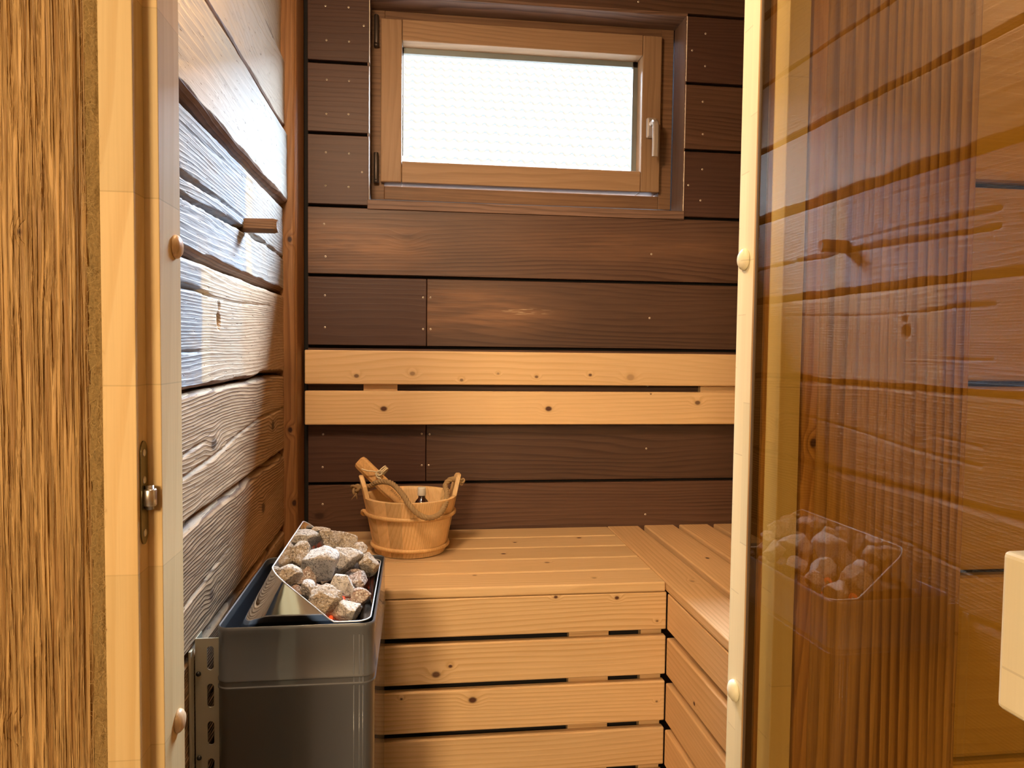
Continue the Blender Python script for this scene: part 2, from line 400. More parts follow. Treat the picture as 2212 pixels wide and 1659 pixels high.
# bronze glass of the door: clear tint plus a mirror share that grows at grazing angles (front faces only)
def glass(name, tint, f0, f1, pw, ior_back=True):
    m = bpy.data.materials.new(name); m.use_nodes = True; t = m.node_tree; t.nodes.clear()
    g = G.__new__(G); g.m = m; g.t = t
    out = g.n('ShaderNodeOutputMaterial'); geo = g.n('ShaderNodeNewGeometry')
    cosv = g.math('ABSOLUTE', g.vm('DOT_PRODUCT', geo.outputs['Normal'], geo.outputs['Incoming']))
    fr = g.math('MULTIPLY_ADD', g.math('POWER', g.math('SUBTRACT', 1., cosv), pw), f1, f0)
    fr = g.math('MULTIPLY', fr, g.math('SUBTRACT', 1., geo.outputs['Backfacing']), clamp=True)
    tr = g.n('ShaderNodeBsdfTransparent'); tr.inputs[0].default_value = (*tint, 1.)
    gl = g.n('ShaderNodeBsdfGlossy'); gl.inputs['Roughness'].default_value = 0.; gl.inputs[0].default_value = (1, 1, 1, 1)
    mx = g.n('ShaderNodeMixShader'); g.set(mx.inputs[0], fr); t.links.new(tr.outputs[0], mx.inputs[1]); t.links.new(gl.outputs[0], mx.inputs[2])
    t.links.new(mx.outputs[0], out.inputs[0]); return m
M['door_glass'] = glass('bronze_glass', (.80, .72, .53), .085, 1.5, 5.)
M['win_glass'] = glass('clear_glass', (.97, .985, .98), .05, .8, 5.)
M['glass_edge'] = plain('glass_edge', (.30, .26, .14), .2)
M['seal'] = plain('dark_seal', (.09, .055, .025), .6)

# ================================================================== STRUCTURE
XL, XR = -.325, 1.32
# ---- back wall of dark boards with window opening
w = B()
rows = [(.30 + .1785 * 0, 0)]
gz = [2.307, 2.1265, 1.948, 1.765, 1.5875, 1.404, 1.2245, 1.0462, .8675, .689, .5105, .332, .1535, 0.]
def board(x0, x1, z0, z1, mi=0): w.box(x0, x1, YB, YB + .02, z0, z1, .0012, 1, mi=mi)
board(-.284, XR, gz[0] + .004, 2.45)
for i in range(len(gz) - 1):
    z1, z0 = gz[i] - .004, gz[i + 1] + .004
    if i < 3:
        board(-.284, -.131, z0, z1, 1); board(.7125, XR, z0, z1, 1 if i != 1 else 0)
    elif i in (4, 6):
        board(-.284, .0188, z0, z1, 1); board(.0204, XR, z0, z1)
    else: board(-.284, XR, z0, z1)
# backing behind the gaps, around the window
for (a, b, c, d) in ((-.40, XR, 0., 1.757), (-.40, XR, 2.318, 2.5), (-.40, -.134, 1.757, 2.318), (.7135, XR, 1.757, 2.318)):
    w.box(a, b, YB + .021, YB + .20, c, d, mi=2)
wall_back = w.build('wall_back', [M['thermo'], M['thermo_short'], M['gap']]); tag(wall_back, 'dark brown heat-treated board wall around the window', kind='structure')
sm = B(); sm.lathe([(.0, -.0012), (.0022, -.0012), (.0026, -.0006), (.0026, .0006), (.0, .0006)], (0, 0, 0), 14, mi=0)
sm.lathe([(.0, -.0014), (.0011, -.0014), (.0011, -.0011), (0, -.0011)], (0, 0, 0), 6, mi=1)
me_o = sm.build('screw', [M['screw'], M['black']]); me_o.rotation_euler = (R(-90), 0, 0)
first = True
for (x, y) in [(700, 484), (703, 554), (702, 638), (702, 707), (914, 643), (914, 711), (930, 643), (930, 711), (1407, 549), (1403, 687), (1396, 969), (1394, 1111), (698, 938), (697, 1009),
               (911, 937), (911, 1005), (928, 938), (926, 1005), (697, 1089), (703, 13), (753, 16), (705, 87), (754, 90), (786, 56), (706, 172), (754, 175), (705, 246), (753, 247),
               (704, 329), (754, 332), (703, 401), (753, 404), (782, 372), (1524, 73), (1495, 109), (1523, 143), (1518, 220), (1518, 290), (1517, 366), (1487, 400), (1513, 433), (1379, 4), (1399, 833)]:
    o = me_o if first else me_o.copy()
    if not first: col.objects.link(o)
    first = False
    p = at(x, y, YB); o.location = (p.x, YB - .0002, p.z); o.parent = wall_back

# ---- left wall of old hewn logs
gapz = [2.45, 2.268, 2.088, 1.9155, 1.739, 1.5285, 1.335, 1.146, .9565, .76, .56, .37, .18, .0]
# cracks: (log index, [(Y, Z, halfwidth)...], depth)
def YZ(px, py):
    c = Vector(((px - CX) / F, -(py - CY) / F, -1.)); q = Vector((c.dot(_r), c.dot(_d), c.dot(_u))); t = XL / q.x
    return q.y * t, CZ + q.z * t
def crack(pts): return [(*YZ(x, y), h) for x, y, h in pts]
CR = {4: [(crack([(380, 365, .004), (395, 378, .005), (443, 409, .003), (470, 428, .0012), (520, 466, .0009), (530, 476, .0004)]), .012),
          (crack([(380, 412, .003), (395, 424, .0035), (436, 446, .0025), (448, 452, .0045), (486, 471, .006), (525, 494, .004), (532, 500, .002)]), .018),
          (crack([(537, 503, .001), (550, 513, .005), (573, 525, .003), (576, 529, .001), (590, 538, .004), (598, 545, .001), (612, 557, .004), (625, 566, .003)]), .018),
          (crack([(390, 265, .0008), (430, 300, .001), (510, 370, .0008), (545, 398, .0006)]), .005)],
      5: [(crack([(385, 616, .004), (400, 619, .0045), (430, 626, .003), (445, 635, .002), (470, 645, .0008), (520, 655, .0012), (583, 660, .0008)]), .012),
          (crack([(385, 760, .002), (420, 760, .002), (440, 758, .0006), (470, 757, .0003)]), .006)],
      6: [(crack([(395, 985, .003), (430, 962, .002), (450, 948, .0005)]), .005), (crack([(395, 1035, .003), (440, 1003, .004), (470, 980, .003), (520, 935, .002), (560, 905, .003), (612, 880, .002)]), .006)],
      7: [(crack([(395, 1320, .002), (440, 1260, .003), (470, 1215, .003), (500, 1180, .001)]), .005)]}
w = B()
NY = 230
y0, y1 = .765, 1.90
px_off = [0, 0, .004, .0, .013, .003, .001, .004, .002, 0, 0, 0, 0, 0, 0]
chb = [.010, .01, .010, .012, .016, .013, .010, .008, .008, .01, .01, .01, .01, .01]   # bottom chamfers
mats_i = [0, 0, 0, 1, 2, 3, 4, 5, 6, 6, 6, 6, 6, 6]
POFF = {0: 0, 1: 0, 2: .000, 3: .012, 4: .000, 5: .0, 6: .001, 7: .001}
POFF = {0: .0, 1: -.004, 2: .004, 3: .010, 4: .0, 5: .0, 6: .0, 7: .0}
for li in range(len(gapz) - 1):
    zt, zb = gapz[li], gapz[li + 1]
    vis = 1 <= li <= 9
    nv = 84 if vis else 14; ny = NY if vis else 24
    off = POFF.get(li, 0.)
    cb = .0 + {2: .011, 3: .013, 4: .011}.get(li, .008); ct = {6: .006, 7: .010, 8: .008}.get(li, .006)
    ye = y1
    rowsY = []
    for i in range(ny + 1):
        y = y0 + (ye - y0) * i / ny
        eb = zb + .002 + .0022 * nz(y * 9, li * 5.1, 1.) + .0012 * nz(y * 45, li, 7.) + (.004 * max(0, nz(y * 14, li, 3.3)) if li == 3 else 0)
        et = zt - .002 + .002 * nz(y * 7, li * 3.7, 9.) + .0008 * nz(y * 50, li, 2.)
        if li == 5:  # the wavy lower edge that climbs towards the corner
            k = max(0., (y - 1.5) / .35); eb += .010 * math.sin(min(k, 1) * math.pi) * .6
        if li == 6:
            k = max(0., (y - 1.5) / .35); et += .006 * math.sin(min(k, 1) * math.pi) * .6
        cbb = cb * (1 + .35 * nz(y * 11, li, 5.)); ctt = ct * (1 + .3 * nz(y * 13, li, 6.))
        ws = []
        zs = [eb, eb + .0005] + [eb + cbb * q for q in (.33, .66, 1.)]
        m = nv - 8
        za, zc = eb + cbb, et - ctt
        zs += [za + (zc - za) * (k + 1) / (m + 1) for k in range(m)] + [et - ctt * q for q in (1., .5, 0.)]
        row = [Vector((XL - .07, y, eb))]
        for z in zs:
            if z < za: dx = -(.62 * (za - z) + .012 * ((za - z) / cbb) ** 2)
            elif z > zc: dx = -(.75 * (z - zc) + .006 * ((z - zc) / ctt) ** 2)
            else: dx = 0.
            wv = .0016 * nz(y * 5, z * 14, li * 2.) + .0007 * nz(y * 18, z * 70, li * 3.)
            if li >= 4: wv += .0006 * nz(y * 30, z * 200, li)
            if li >= 6: wv += .0006 * nz(y * 9, z * 120, li * 1.7)
            for pts, dp in CR.get(li, []):
                if pts[0][0] <= y <= pts[-1][0]:
                    for a, b in zip(pts, pts[1:]):
                        if a[0] <= y <= b[0]:
                            t = (y - a[0]) / max(1e-6, b[0] - a[0]); zc2 = a[1] + (b[1] - a[1]) * t + .0012 * nz(y * 60, 3., li); hw = a[2] + (b[2] - a[2]) * t
                            e = abs(z - zc2) / (hw + .0009)
                            if e < 1.: wv -= dp * (1 - e * e) * min(1., hw / .002)
                            break
            if li == 5:
                q = ((y - 1.256) / .009) ** 2 + ((z - 1.443) / .014) ** 2
                q2 = ((y - 1.262) / .006) ** 2 + ((z - 1.466) / .008) ** 2
                if q < 1.4: wv -= .018 * max(0., 1.15 - q + .4 * nz(y * 300, z * 300, 0))
                if q2 < 1.2: wv -= .012 * max(0., 1 - q2)
            row.append(Vector((XL + off + dx + wv, y, z)))
        row.append(Vector((XL - .07, y, et)))
        rowsY.append(row)
    fs, vs = w.grid(rowsY, mi=mats_i[li], smooth=True, flip=True, rnd=.1 + .08 * li)
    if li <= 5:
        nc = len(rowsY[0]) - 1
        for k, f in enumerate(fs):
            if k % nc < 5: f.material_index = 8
w.box(XL - .12, XL - .05, y0 - .05, 2.15, 0, 2.5, mi=7)
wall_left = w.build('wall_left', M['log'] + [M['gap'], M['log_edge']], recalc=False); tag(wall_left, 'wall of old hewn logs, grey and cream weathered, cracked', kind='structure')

# ---- right wall of the cabin (behind the door frame), floor, ceiling
w = B(); w.box(XR, XR + .1, .70, 2.15, 0, 2.5); o = w.build('wall_right', M['roomy']); tag(o, 'plain board wall on the far side of the side bench', kind='structure')
w = B(); w.box(-1.9, 1.8, -2.3, 2.15, -.1, 0.); o = w.build('floor', plain('stone_floor', (.30, .27, .24), .6)); tag(o, 'plain grey stone floor', kind='structure')
w = B(); w.box(-1.9, 1.8, -2.3, 2.15, 2.45, 2.55); o = w.build('ceiling', M['roomy']); tag(o, 'board ceiling', kind='structure')
for nm, bx in (('wall_foyer_left', (-1.9, -1.8, -2.3, .70)), ('wall_foyer_right', (1.7, 1.8, -2.3, .70)), ('wall_foyer_back', (-1.9, 1.8, -2.4, -2.3))):
    w = B(); w.box(*bx, 0, 2.5); o = w.build(nm, M['room'] if nm.endswith('back') else M['roomy']); tag(o, 'plain board wall of the room before the cabin', kind='structure')
# ---- front wall: golden logs on the right, blocks on the left and over the door
w = B()
lz = [0, .16, .36, .56, .76, .966, 1.169, 1.370, 1.577, 1.785, 2.0, 2.2, 2.45]
for a, b in zip(lz, lz[1:]):
    w.box(.5365, 1.75, .70, .76, a + .003, b - .003, .006, 2, mi=0)
w.box(.5365, 1.75, .715, .755, 0, 2.45, mi=1)
w.box(-1.8, -.385, .70, .76, 0, 2.45, mi=0)
w.box(-.385, .5365, .69, .76, 1.992, 2.45, mi=0)
w.box(-.385, -.2785, .7605, .765, 0, 2.0, mi=1); w.box(.3645, .537, .7605, .765, 0, 2.0, mi=1)
o = w.build('wall_front', [M['log_front'], M['gap']]); tag(o, 'golden squared log wall seen through the bronze glass door', kind='structure')

# ---- rough timber posts either side of the door
def roughpost(name, xa, xb, yf, mat, label, amp, n=150, m=260, right_ch=None, sd=0.):
    w = B(); rowsP = []
    for j in range(m + 1):
        z = 1.99 * j / m; row = [Vector((xa, .76, z))]
        for i in range(n + 1):
            x = xa + (xb - xa) * i / n
            xw = x + .004 * nz(x * 20, z * 3., 1.)
            q = nz(xw * 230 + sd, z * 7, 2.); q2 = nz(xw * 430, z * 13, 5. + sd); q3 = nz(xw * 60, z * 3.5, 8.)
            ridge = 1. - 2.4 * abs(q) + .5 * q2 + .9 * q3
            q = q + .5 * q2
            y = yf - amp * ridge * .5
            e = 0.
            if right_ch and x > right_ch: e = (x - right_ch) * 1.2 + .0025; y = yf + e + amp * .1 * q
            row.append(Vector((x, y, z)))
        row.append(Vector((xb, .76, z))); rowsP.append(row)
    w.grid(rowsP, smooth=True, rnd=.3)
    o = w.build(name, mat); tag(o, label, 'post', kind='structure'); return o
roughpost('timber_post', -.47, -.2785, .6590, M['rough'], 'golden brushed rough timber post with deep vertical grain left of the door frame', .0042, 260, 500, right_ch=-.2842)
roughpost('timber_post', .3805, .5360, .662, M['rough_r'], 'dark brushed timber post behind the bronze glass door', .0016, 120, 200, sd=4.)

# ---- door jambs
w = B(); w.prism([(-.2655, .66), (-.2384, .66), (-.2384, .6835), (-.2390, .6847), (-.2264, .6847), (-.2264, .742), (-.2655, .742)], 0., 1.99, bev=.0014)
j1 = w.build('trim_1', M['jamb']); tag(j1, 'finger-jointed pine door jamb, daylit reveal, beside the log wall', kind='structure')
w = B(); w.prism([(.3316, .742), (.3316, .688), (.3335, .6865), (.3396, .6847), (.3396, .66), (.3608, .66), (.3608, .742)], 0., 1.99, bev=.0012)
j2 = w.build('trim_2', M['jamb_r']); tag(j2, 'pale finger-jointed pine door jamb beside the glass door', kind='structure')
w = B(); w.box(-.2655, .3608, .66, .742, 1.955, 1.991, .001); o = w.build('trim_3', M['win_frame']); tag(o, 'pine head piece over the door opening', kind='structure')
w = B(); w.box(.3645, .3797, .662, .755, 0, 1.99, .0015); o = w.build('trim_4', M['batten']); tag(o, 'narrow old batten between door frame and dark post', kind='structure')
w = B(); w.box(.3606, .3650, .70, .75, 0, 1.99); o = w.build('trim_5', M['gap']); tag(o, 'dark joint between frame and batten', kind='structure')
# corner post
w = B(); w.prism([(-.40, 1.838), (-.303, 1.838), (-.2985, 1.8405), (-.2945, 1.846), (-.2935, 1.853), (-.2935, 1.949), (-.40, 1.949)], 0, 2.45, bev=0, smooth=False)
o = w.build('trim_6', M['corner']); tag(o, 'reddish brown corner post between log wall and dark boards', kind='structure')
# screw caps
def screwcap(y, z, x, s, parent, lab):
    w = B(); prof = [(0, 0), (.0105, 0), (.0112, .0012), (.0104, .0035), (.0075, .0058), (.0035, .0069), (0, .0072)]
    w.lathe(prof, (0, 0, 0), 28)
    me = w.build('screw_cap', M['cap'], parent); me.rotation_euler = (0, R(90) * s, 0); me.location = (x, y, z); return me
screwcap(.7255, 1.4927, -.2264, 1, j1, ''); screwcap(.7202, 1.0435, -.2264, 1, j1, '')
c1 = screwcap(.724, 1.4954, .3316, -1, j2, ''); c2 = screwcap(.722, 1.0455, .3316, -1, j2, '')
for c in (c1, c2): c.data.materials.clear(); c.data.materials.append(M['jamb_r'])
# strike plate with roller on the left jamb
w = B(); n = 16; ya, yb, za, zb = .6655, .6815, 1.2265, 1.3175
cy_, hw = (ya + yb) / 2, (yb - ya) / 2
pts = [(cy_ + hw * math.cos(math.pi * k / n), zb - hw * 1.4 + hw * 1.4 * math.sin(math.pi * k / n)) for k in range(n + 1)] + \
      [(cy_ - hw * math.cos(math.pi * k / n), za + hw * 1.4 - hw * 1.4 * math.sin(math.pi * k / n)) for k in range(n + 1)]
w.prism(pts, -.2386, -.2372, axis='X')
sp = w.build('strike_plate', M['brass'], j1); sp['label'] = 'olive bronze strike plate'
for z in (1.307, 1.283, 1.2365):
    w = B(); w.lathe([(0, 0), (.0036, 0), (.0030, .0007), (.0012, .0004), (0, .0003)], (0, 0, 0), 16)
    o = w.build('screw', M['metal'], sp); o.rotation_euler = (0, R(90), 0); o.location = (-.2373, .6735, z)
w = B(); w.lathe([(0, -.0075), (.0052, -.0075), (.0058, -.0065), (.0058, .0065), (.0052, .0075), (0, .0075)], (-.2335, .6745, 1.2675), 28)
w.lathe([(0, -.0105), (.0036, -.0105), (.0036, .0105), (0, .0105)], (-.2335, .6745, 1.2675), 20)
w.box(-.2372, -.2300, .6790, .6805, 1.2600, 1.2750, .0004)
o = w.build('roller', M['metal'], sp); o['label'] = 'shiny steel roller catch'
# jute packing
w = B(); rr = []
for j in range(300):
    z = 1.99 * j / 299; rr.append([Vector((-.2790 + .0138 * i / 10, .668 + .0035 * nz(i * .7, z * 60, 1.) + .003 * nz(i * 2.1, z * 160, 4.) - .002 * math.sin(math.pi * i / 10), z)) for i in range(11)])
w.grid(rr)
for k in range(620):
    z = random.uniform(1.0, 1.75); x = random.uniform(-.2785, -.2660); p = Vector((x, random.uniform(.658, .667), z)); dirv = Vector((random.uniform(-1, 1), random.uniform(-.4, .3), random.uniform(-1.5, 1.5))).normalized()
    pts = [p.copy()]
    for s_ in range(5):
        dirv = (dirv + Vector((random.uniform(-.7, .7), random.uniform(-.4, .4), random.uniform(-.7, .7)))).normalized(); p = p + dirv * .0024
        p.x = max(-.2795, min(-.2650, p.x)); pts.append(p.copy())
    w.tube(pts, .00010, 3, mi=1, caps=False)
ju = w.build('jute_packing', [M['jute'], M['fibres']], recalc=False); tag(ju, 'frayed brown hemp packing between rough post and door jamb', 'insulation', kind='stuff')

# ---- window
win = empty('window_1', (.29, 2.04, 1.80), 'small timber tilt window with tiled roof outside', None, kind='structure')
def ring(b, x0, x1, z0, z1, wd, ya, yb, bev=.0015, mi=(0, 1), stile_full=True):
    b.box(x0, x0 + wd, ya, yb, z0, z1, bev, mi=mi[1]); b.box(x1 - wd, x1, ya, yb, z0, z1, bev, mi=mi[1])
    b.box(x0 + wd, x1 - wd, ya, yb, z1 - wd, z1, bev, mi=mi[0]); b.box(x0 + wd, x1 - wd, ya, yb, z0, z0 + wd, bev, mi=mi[0])
w = B(); ring(w, -.131, .7065, 1.803, 2.313, .036, 2.04, 2.11); sub(w.build('window_frame', [M['win_frame'], M['win_frame']]), win)
w = B()
x0, x1, z0, z1 = -.1048, .6675, 1.8465, 2.2765; ox0, ox1, oz0, oz1 = -.0488, .6125, 1.9035, 2.2205
w.box(x0, ox0, 2.022, 2.085, z0, z1, .0035, 3, mi=1); w.box(ox1, x1, 2.022, 2.085, z0, z1, .0035, 3, mi=1)
w.box(ox0 + .0006, ox1 - .0006, 2.022, 2.085, oz1, z1, .0025, 3, mi=0); w.box(ox0 + .0006, ox1 - .0006, 2.022, 2.085, z0, oz0, .0025, 3, mi=0)
sash = w.build('sash', [M['sash_h'], M['sash_v']]); sub(sash, win)
w = B(); e = .0
w.box(ox0 - .001, ox0 + .003, 2.070, 2.082, oz0, oz1); w.box(ox1 - .014, ox1 + .001, 2.070, 2.082, oz0, oz1); w.box(ox0, ox1, 2.070, 2.082, oz1 - .015, oz1 + .001); w.box(ox0, ox1, 2.070, 2.082, oz0 - .001, oz0 + .002)
o = w.build('spacer_bar', M['spacer']); o.parent = sash; 
w = B(); w.box(ox0 - .004, ox1 + .004, 2.0665, 2.0695, oz0 - .004, oz1 + .004); o = w.build('pane', M['win_glass']); o.parent = sash
# lining boards of the opening
w = B()
w.box(-.134, .7135, 1.945, 2.04, 1.759, 1.783, .002, mi=0)      # sill
w.box(-.1335, .7135, 1.9515, 2.04, 2.302, 2.3175, .001, mi=0)   # head
w.box(-.1345, -.1305, 1.9515, 2.04, 1.783, 2.302, mi=1)
w.box(.7085, .7125, 1.9515, 2.04, 1.783, 2.302, mi=1)
o = w.build('window_sill', [M['lining'], M['lining_v']]); sub(o, win)
# raw chipped board ends beside the opening
w = B()
for s_, xx in ((-1, -.131), (1, .7125)):
    for zz0, zz1 in ((2.131, 2.303), (1.953, 2.122), (1.770, 1.944)):
        n = 40; rws = []
        for i in range(n + 1):
            z = zz0 + (zz1 - zz0) * i / n; q = .0016 * abs(nz(z * 160, xx * 9, 1.)) + .0006
            rws.append([Vector((xx + .0002 * s_ * -1, 1.9495, z)), Vector((xx - s_ * (.0008 + q), 1.9520, z)), Vector((xx - s_ * (.0008 + q * .6), 1.9695, z))])
        w.grid(rws, smooth=False)
o = w.build('board_end', plain('raw_end_grain', (.78, .66, .50), .7), wall_back, recalc=True); o['label'] = 'pale raw chipped board ends'
# window hinges and handle
for zz0, zz1 in ((2.203, 2.284), (1.845, 1.924)):
    w = B(); w.lathe([(0, 0), (.0055, 0), (.0062, .002), (.0062, zz1 - zz0 - .002), (.0055, zz1 - zz0), (0, zz1 - zz0)], (-.1165, 2.026, zz0), 20)
    w.lathe([(0, 0), (.0068, 0), (.0072, .003), (.0068, .008), (0, .008)], (-.1165, 2.026, zz0 - .001), 20)
    w.box(-.1205, -.1125, 2.026, 2.0398, zz0 + .01, zz1 - .01)
    o = w.build('hinge', M['hinge']); o.parent = sash
hb = B()
hb.box(.6245, .6520, 2.0105, 2.0225, 1.9940, 2.0500, .005, 3)
o = hb.build('handle_rosette', M['alu']); o.parent = sash; ros = o
hb = B()
prof = smooth_spline([(.6385, 2.012, 2.030), (.6385, 1.999, 2.0315), (.6390, 1.988, 2.030), (.6395, 1.981, 2.020), (.6395, 1.980, 2.000), (.6400, 1.981, 1.965), (.6405, 1.984, 1.936)], 8)
rws = []
for i, p in enumerate(prof):
    t = (prof[min(i + 1, len(prof) - 1)] - prof[max(i - 1, 0)]).normalized(); nx = Vector((1, 0, 0)); nn = t.cross(nx).normalized(); k = i / (len(prof) - 1)
    ww = .0085; th = .0058 if k < .3 else .0052
    rws.append([p + nx * ww * sx + nn * th * sy for sx, sy in ((-1, -.4), (-.6, -1), (.6, -1), (1, -.4), (1, .4), (.6, 1), (-.6, 1), (-1, .4))])
fs, vs = hb.grid(rws, close=True, smooth=False); hb.cap(vs[0], flip=True); hb.cap(vs[-1])
o = hb.build('handle_lever', M['alu']); o.parent = sash
sash.matrix_parent_inverse = Matrix.Translation(-Vector(win.location))

# ---- glass door, swung open towards the viewer
TH = R(1.6); HD = .33
n_ = Vector((math.cos(TH), math.sin(TH), 0)); g_ = Vector((-math.sin(TH), math.cos(TH), 0)); o_ = n_ * HD
def DM(): return Matrix(((n_.x, g_.x, 0, o_.x), (n_.y, g_.y, 0, o_.y), (0, 0, 1, 0), (0, 0, 0, 1)))
door = empty('door_1', (o_ + g_ * .648).to_tuple(), 'bronze glass sauna door swung open with pale wooden grip', None, kind='structure')
w = B(); w.box(0., .006, .06, .646, .04, 1.95, .0008, 1, mat=DM()); sub(w.build('glass_pane', M['door_glass']), door)
w = B(); w.box(-.0008, .0068, .6462, .6492, .04, 1.95, mi=0, mat=DM()); w.box(.0072, .0110, .643, .652, .04, 1.95, mi=1, mat=DM()); w.box(.0012, .004, .6494, .6560, .04, 1.95, mi=1, mat=DM())
sub(w.build('edge_seal', [M['seal'], M['batten']]), door)
w = B(); w.box(-.034, -.012, .250, .319, 1.2245, 1.304, .003, 3, mat=DM()); w.box(-.0122, -.0002, .285, .303, 1.235, 1.25, 0, mat=DM()); w.box(-.0122, -.0002, .285, .303, 1.278, 1.293, 0, mat=DM())
h = w.build('door_handle', M['jamb_r']); sub(h, door); h['label'] = 'pale wooden door grip'

# ---- neighbour's tiled roof outside
w = B(); ts, row = .205, .33; ang = R(45)
nx_, nyr = 90, 34
yb0, zb0 = 10.2, 1.2
for j in range(nyr):
    r0, r1 = [], []
    rws = []
    for q in range(3):
        s_ = (j + (0, .5, 1.04)[q]) * row; lift = (.052, .028, .0)[q]
        lst = []
        for i in range(nx_ * 6 + 1):
            x = -3.5 + i * ts / 6; wv = .030 * (math.sin(2 * math.pi * i / 6 + (j % 2) * 0) ** 1)
            lst.append(Vector((x, yb0 + s_ * math.cos(ang) - lift * math.sin(ang) * 1.0 - wv * .7, zb0 + s_ * math.sin(ang) + lift * math.cos(ang) + wv * .7)))
        rws.append(lst)
    # front lip
    lip = [p + Vector((0, .7071, -.7071)) * (.047 - .034 * max(0., math.sin(2 * math.pi * i / 6 + .0)) * (.6 + .4 * random.random())) for i, p in enumerate(rws[0])]
    w.grid([lip] + rws, smooth=False, rnd=random.random())
g = G('pale_clay_tiles', .7); g.color((.62, .58, .54)); 
o = w.build('roof', g.m, recalc=False); tag(o, 'sunlit tiled roof of the house outside the window', 'roof', kind='structure')

w = B(); w.box(-8, 18, 2.3, 11, -.6, -.5); o = w.build('ground', plain('pale_gravel', (.62, .60, .55), .9)); tag(o, 'pale sunlit yard between the cabin and the neighbouring house', kind='structure')  # unseen surface, added so sunlight bounces up at the window sash
w = B(); w.box(-3.6, 16, 10.9, 11.3, -.6, 1.3); o = w.build('wall_neighbour', plain('pale_render', (.7, .68, .62), .9)); tag(o, 'pale wall of the neighbouring house under its roof', kind='structure')
# ================================================================== THINGS
# ---- backrest
br = empty('backrest', (.29, 1.93, 1.204), 'light spruce backrest of two boards fixed to the dark back wall', 'backrest')
for z0, z1 in ((1.3085, 1.3950), (1.2045, 1.2915)):
    w = B(); w.box(-.2865, 1.30, 1.91, 1.929, z0, z1, .003, 3); sub(w.build('backrest_board', M['backrest']), br)
for x0, x1 in ((-.1414, -.0549), (.7642, .90)):
    w = B(); w.box(x0, x1, 1.9295, 1.9495, 1.2100, 1.390, .001); sub(w.build('spacer_block', M['backrest']), br)
# ---- back bench
ZT = .9212
bb = empty('sauna_bench', (.1, 1.70, 0), 'light spruce slatted bench along the back wall carrying the bucket', 'bench')
pit = (1.95 - 1.4600) / 5
for k in range(5):
    ya = 1.4600 + k * pit; w = B(); w.box(-.318, .5132, ya + .0005, ya + pit - .006, ZT - .0205, ZT, .0035, 3); sub(w.build('seat_slat', M['bench_top']), bb)
fz = [(.8203, .8995), (.7246, .8062), (.6254, .7100), (.5307, .6100), (.4357, .5157), (.34, .42), (.245, .325), (.15, .23), (.055, .135)]
for z0, z1 in fz:
    w = B(); w.box(-.318, .5163, 1.4615, 1.4805, z0, z1, .0028, 3); sub(w.build('front_board', M['bench_front']), bb)
for xa, xb in ((1229, 1315), (1384, 1436), (560, 640)):
    a = at(xa, 1367, 1.481).x; b = min(.5125, at(xb, 1367, 1.481).x); w = B(); w.box(a, b, 1.481, 1.50, .02, .8995, .001); sub(w.build('upright', M['bench_front']), bb)
w = B(); w.box(-.318, .5125, 1.503, 1.51, .0, .895); o = w.build('lining_panel', M['gap']); sub(o, bb)  # black sheet: shade behind the front boards put into its colour
for ya in (1.52, 1.92):
    w = B(); w.box(-.318, .51, ya, ya + .02, .86, .8995, .001); sub(w.build('bearer', M['bench_front']), bb)
# ---- side bench
sb = empty('sauna_bench', (.9, 1.4, 0), 'light spruce side bench running from the back wall towards the door on the right', 'bench')
xe = [(.5145, .6025), (.6185, .7030), (.7180, .8020), (.8180, .902), (.918, 1.002), (1.018, 1.102), (1.118, 1.202), (1.218, 1.302)]
for i, (xa, xb) in enumerate(xe):
    w = B(); w.box(xa, xb, .82, 1.9485, ZT - .0205, ZT + (.001 if i else 0), .0035, 3); sub(w.build('seat_slat', M['bench_side']), sb)
for z0, z1 in fz:
    w = B(); w.box(.5170, .5360, .82, 1.460, z0 + .0, z1 - .003, .0028, 3); sub(w.build('front_board', M['bench_side']), sb)
w = B(); w.box(.5365, .5560, .84, .92, .02, .893, .001); w.box(.5365, .5560, 1.36, 1.44, .02, .893, .001); w.box(.56, .565, .84, 1.46, .02, .893)
sub(w.build('upright', M['bench_side']), sb)
for ya in (.86, 1.86):
    w = B(); w.box(.57, 1.30, ya, ya + .04, .84, .895, .001); sub(w.build('bearer', M['bench_side']), sb)

# ---- heater
HX0, HX1, HY0, HY1, HZ = -.284, -.0625, 1.070, 1.430, 1.0
ht = empty('sauna_heater', (-.17, 1.25, .42), 'dark grey electric sauna heater with polished stone tray, hung by the log wall', 'heater')
def rrect(x0, x1, y0, y1, r, n=8, o=0., bead=False):
    pts = []
    for cx, cy, a0 in ((x1 - r, y0 + r, -90), (x1 - r, y1 - r, 0), (x0 + r, y1 - r, 90), (x0 + r, y0 + r, 180)):
        for k in range(n + 1):
            a = R(a0 + 90 * k / n); rr_ = r + o
            pts.append((cx + rr_ * math.cos(a), cy + rr_ * math.sin(a)))
    return pts
def plan(o=0.):
    pts = rrect(HX0, HX1, HY0, HY1, .018, 8, o)
    # beads beside the front corner
    out = []
    for i, p in enumerate(pts): out.append(p)
    ins = []
    for x in (-.0925, -.0905, -.0885, -.0865, -.0845, -.0825):
        ins.append((x, HY0 - o - (.0012 if round(x * -10000) % 40 in (5,) else 0.)))
    return ins[:0] + out
w = B()
zl = [(.42, 0), (.9095, 0), (.9115, .0013), (.9135, .0013), (.9150, 0), (.9215, 0), (.9230, .0013), (.9250, .0013), (.9270, 0), (.991, 0), (.9965, .0008), (1.0, .0002), (1.0012, -.0012), (1.0, -.0028), (.985, -.0032), (.80, -.0032)]
w.grid([[Vector((x, y, z)) for x, y in plan(o_)] for z, o_ in zl], close=True, smooth=True)
cs = w.build('casing', M['enamel']); sub(cs, ht)
mod = cs.modifiers.new('split', 'EDGE_SPLIT'); mod.split_angle = R(40)
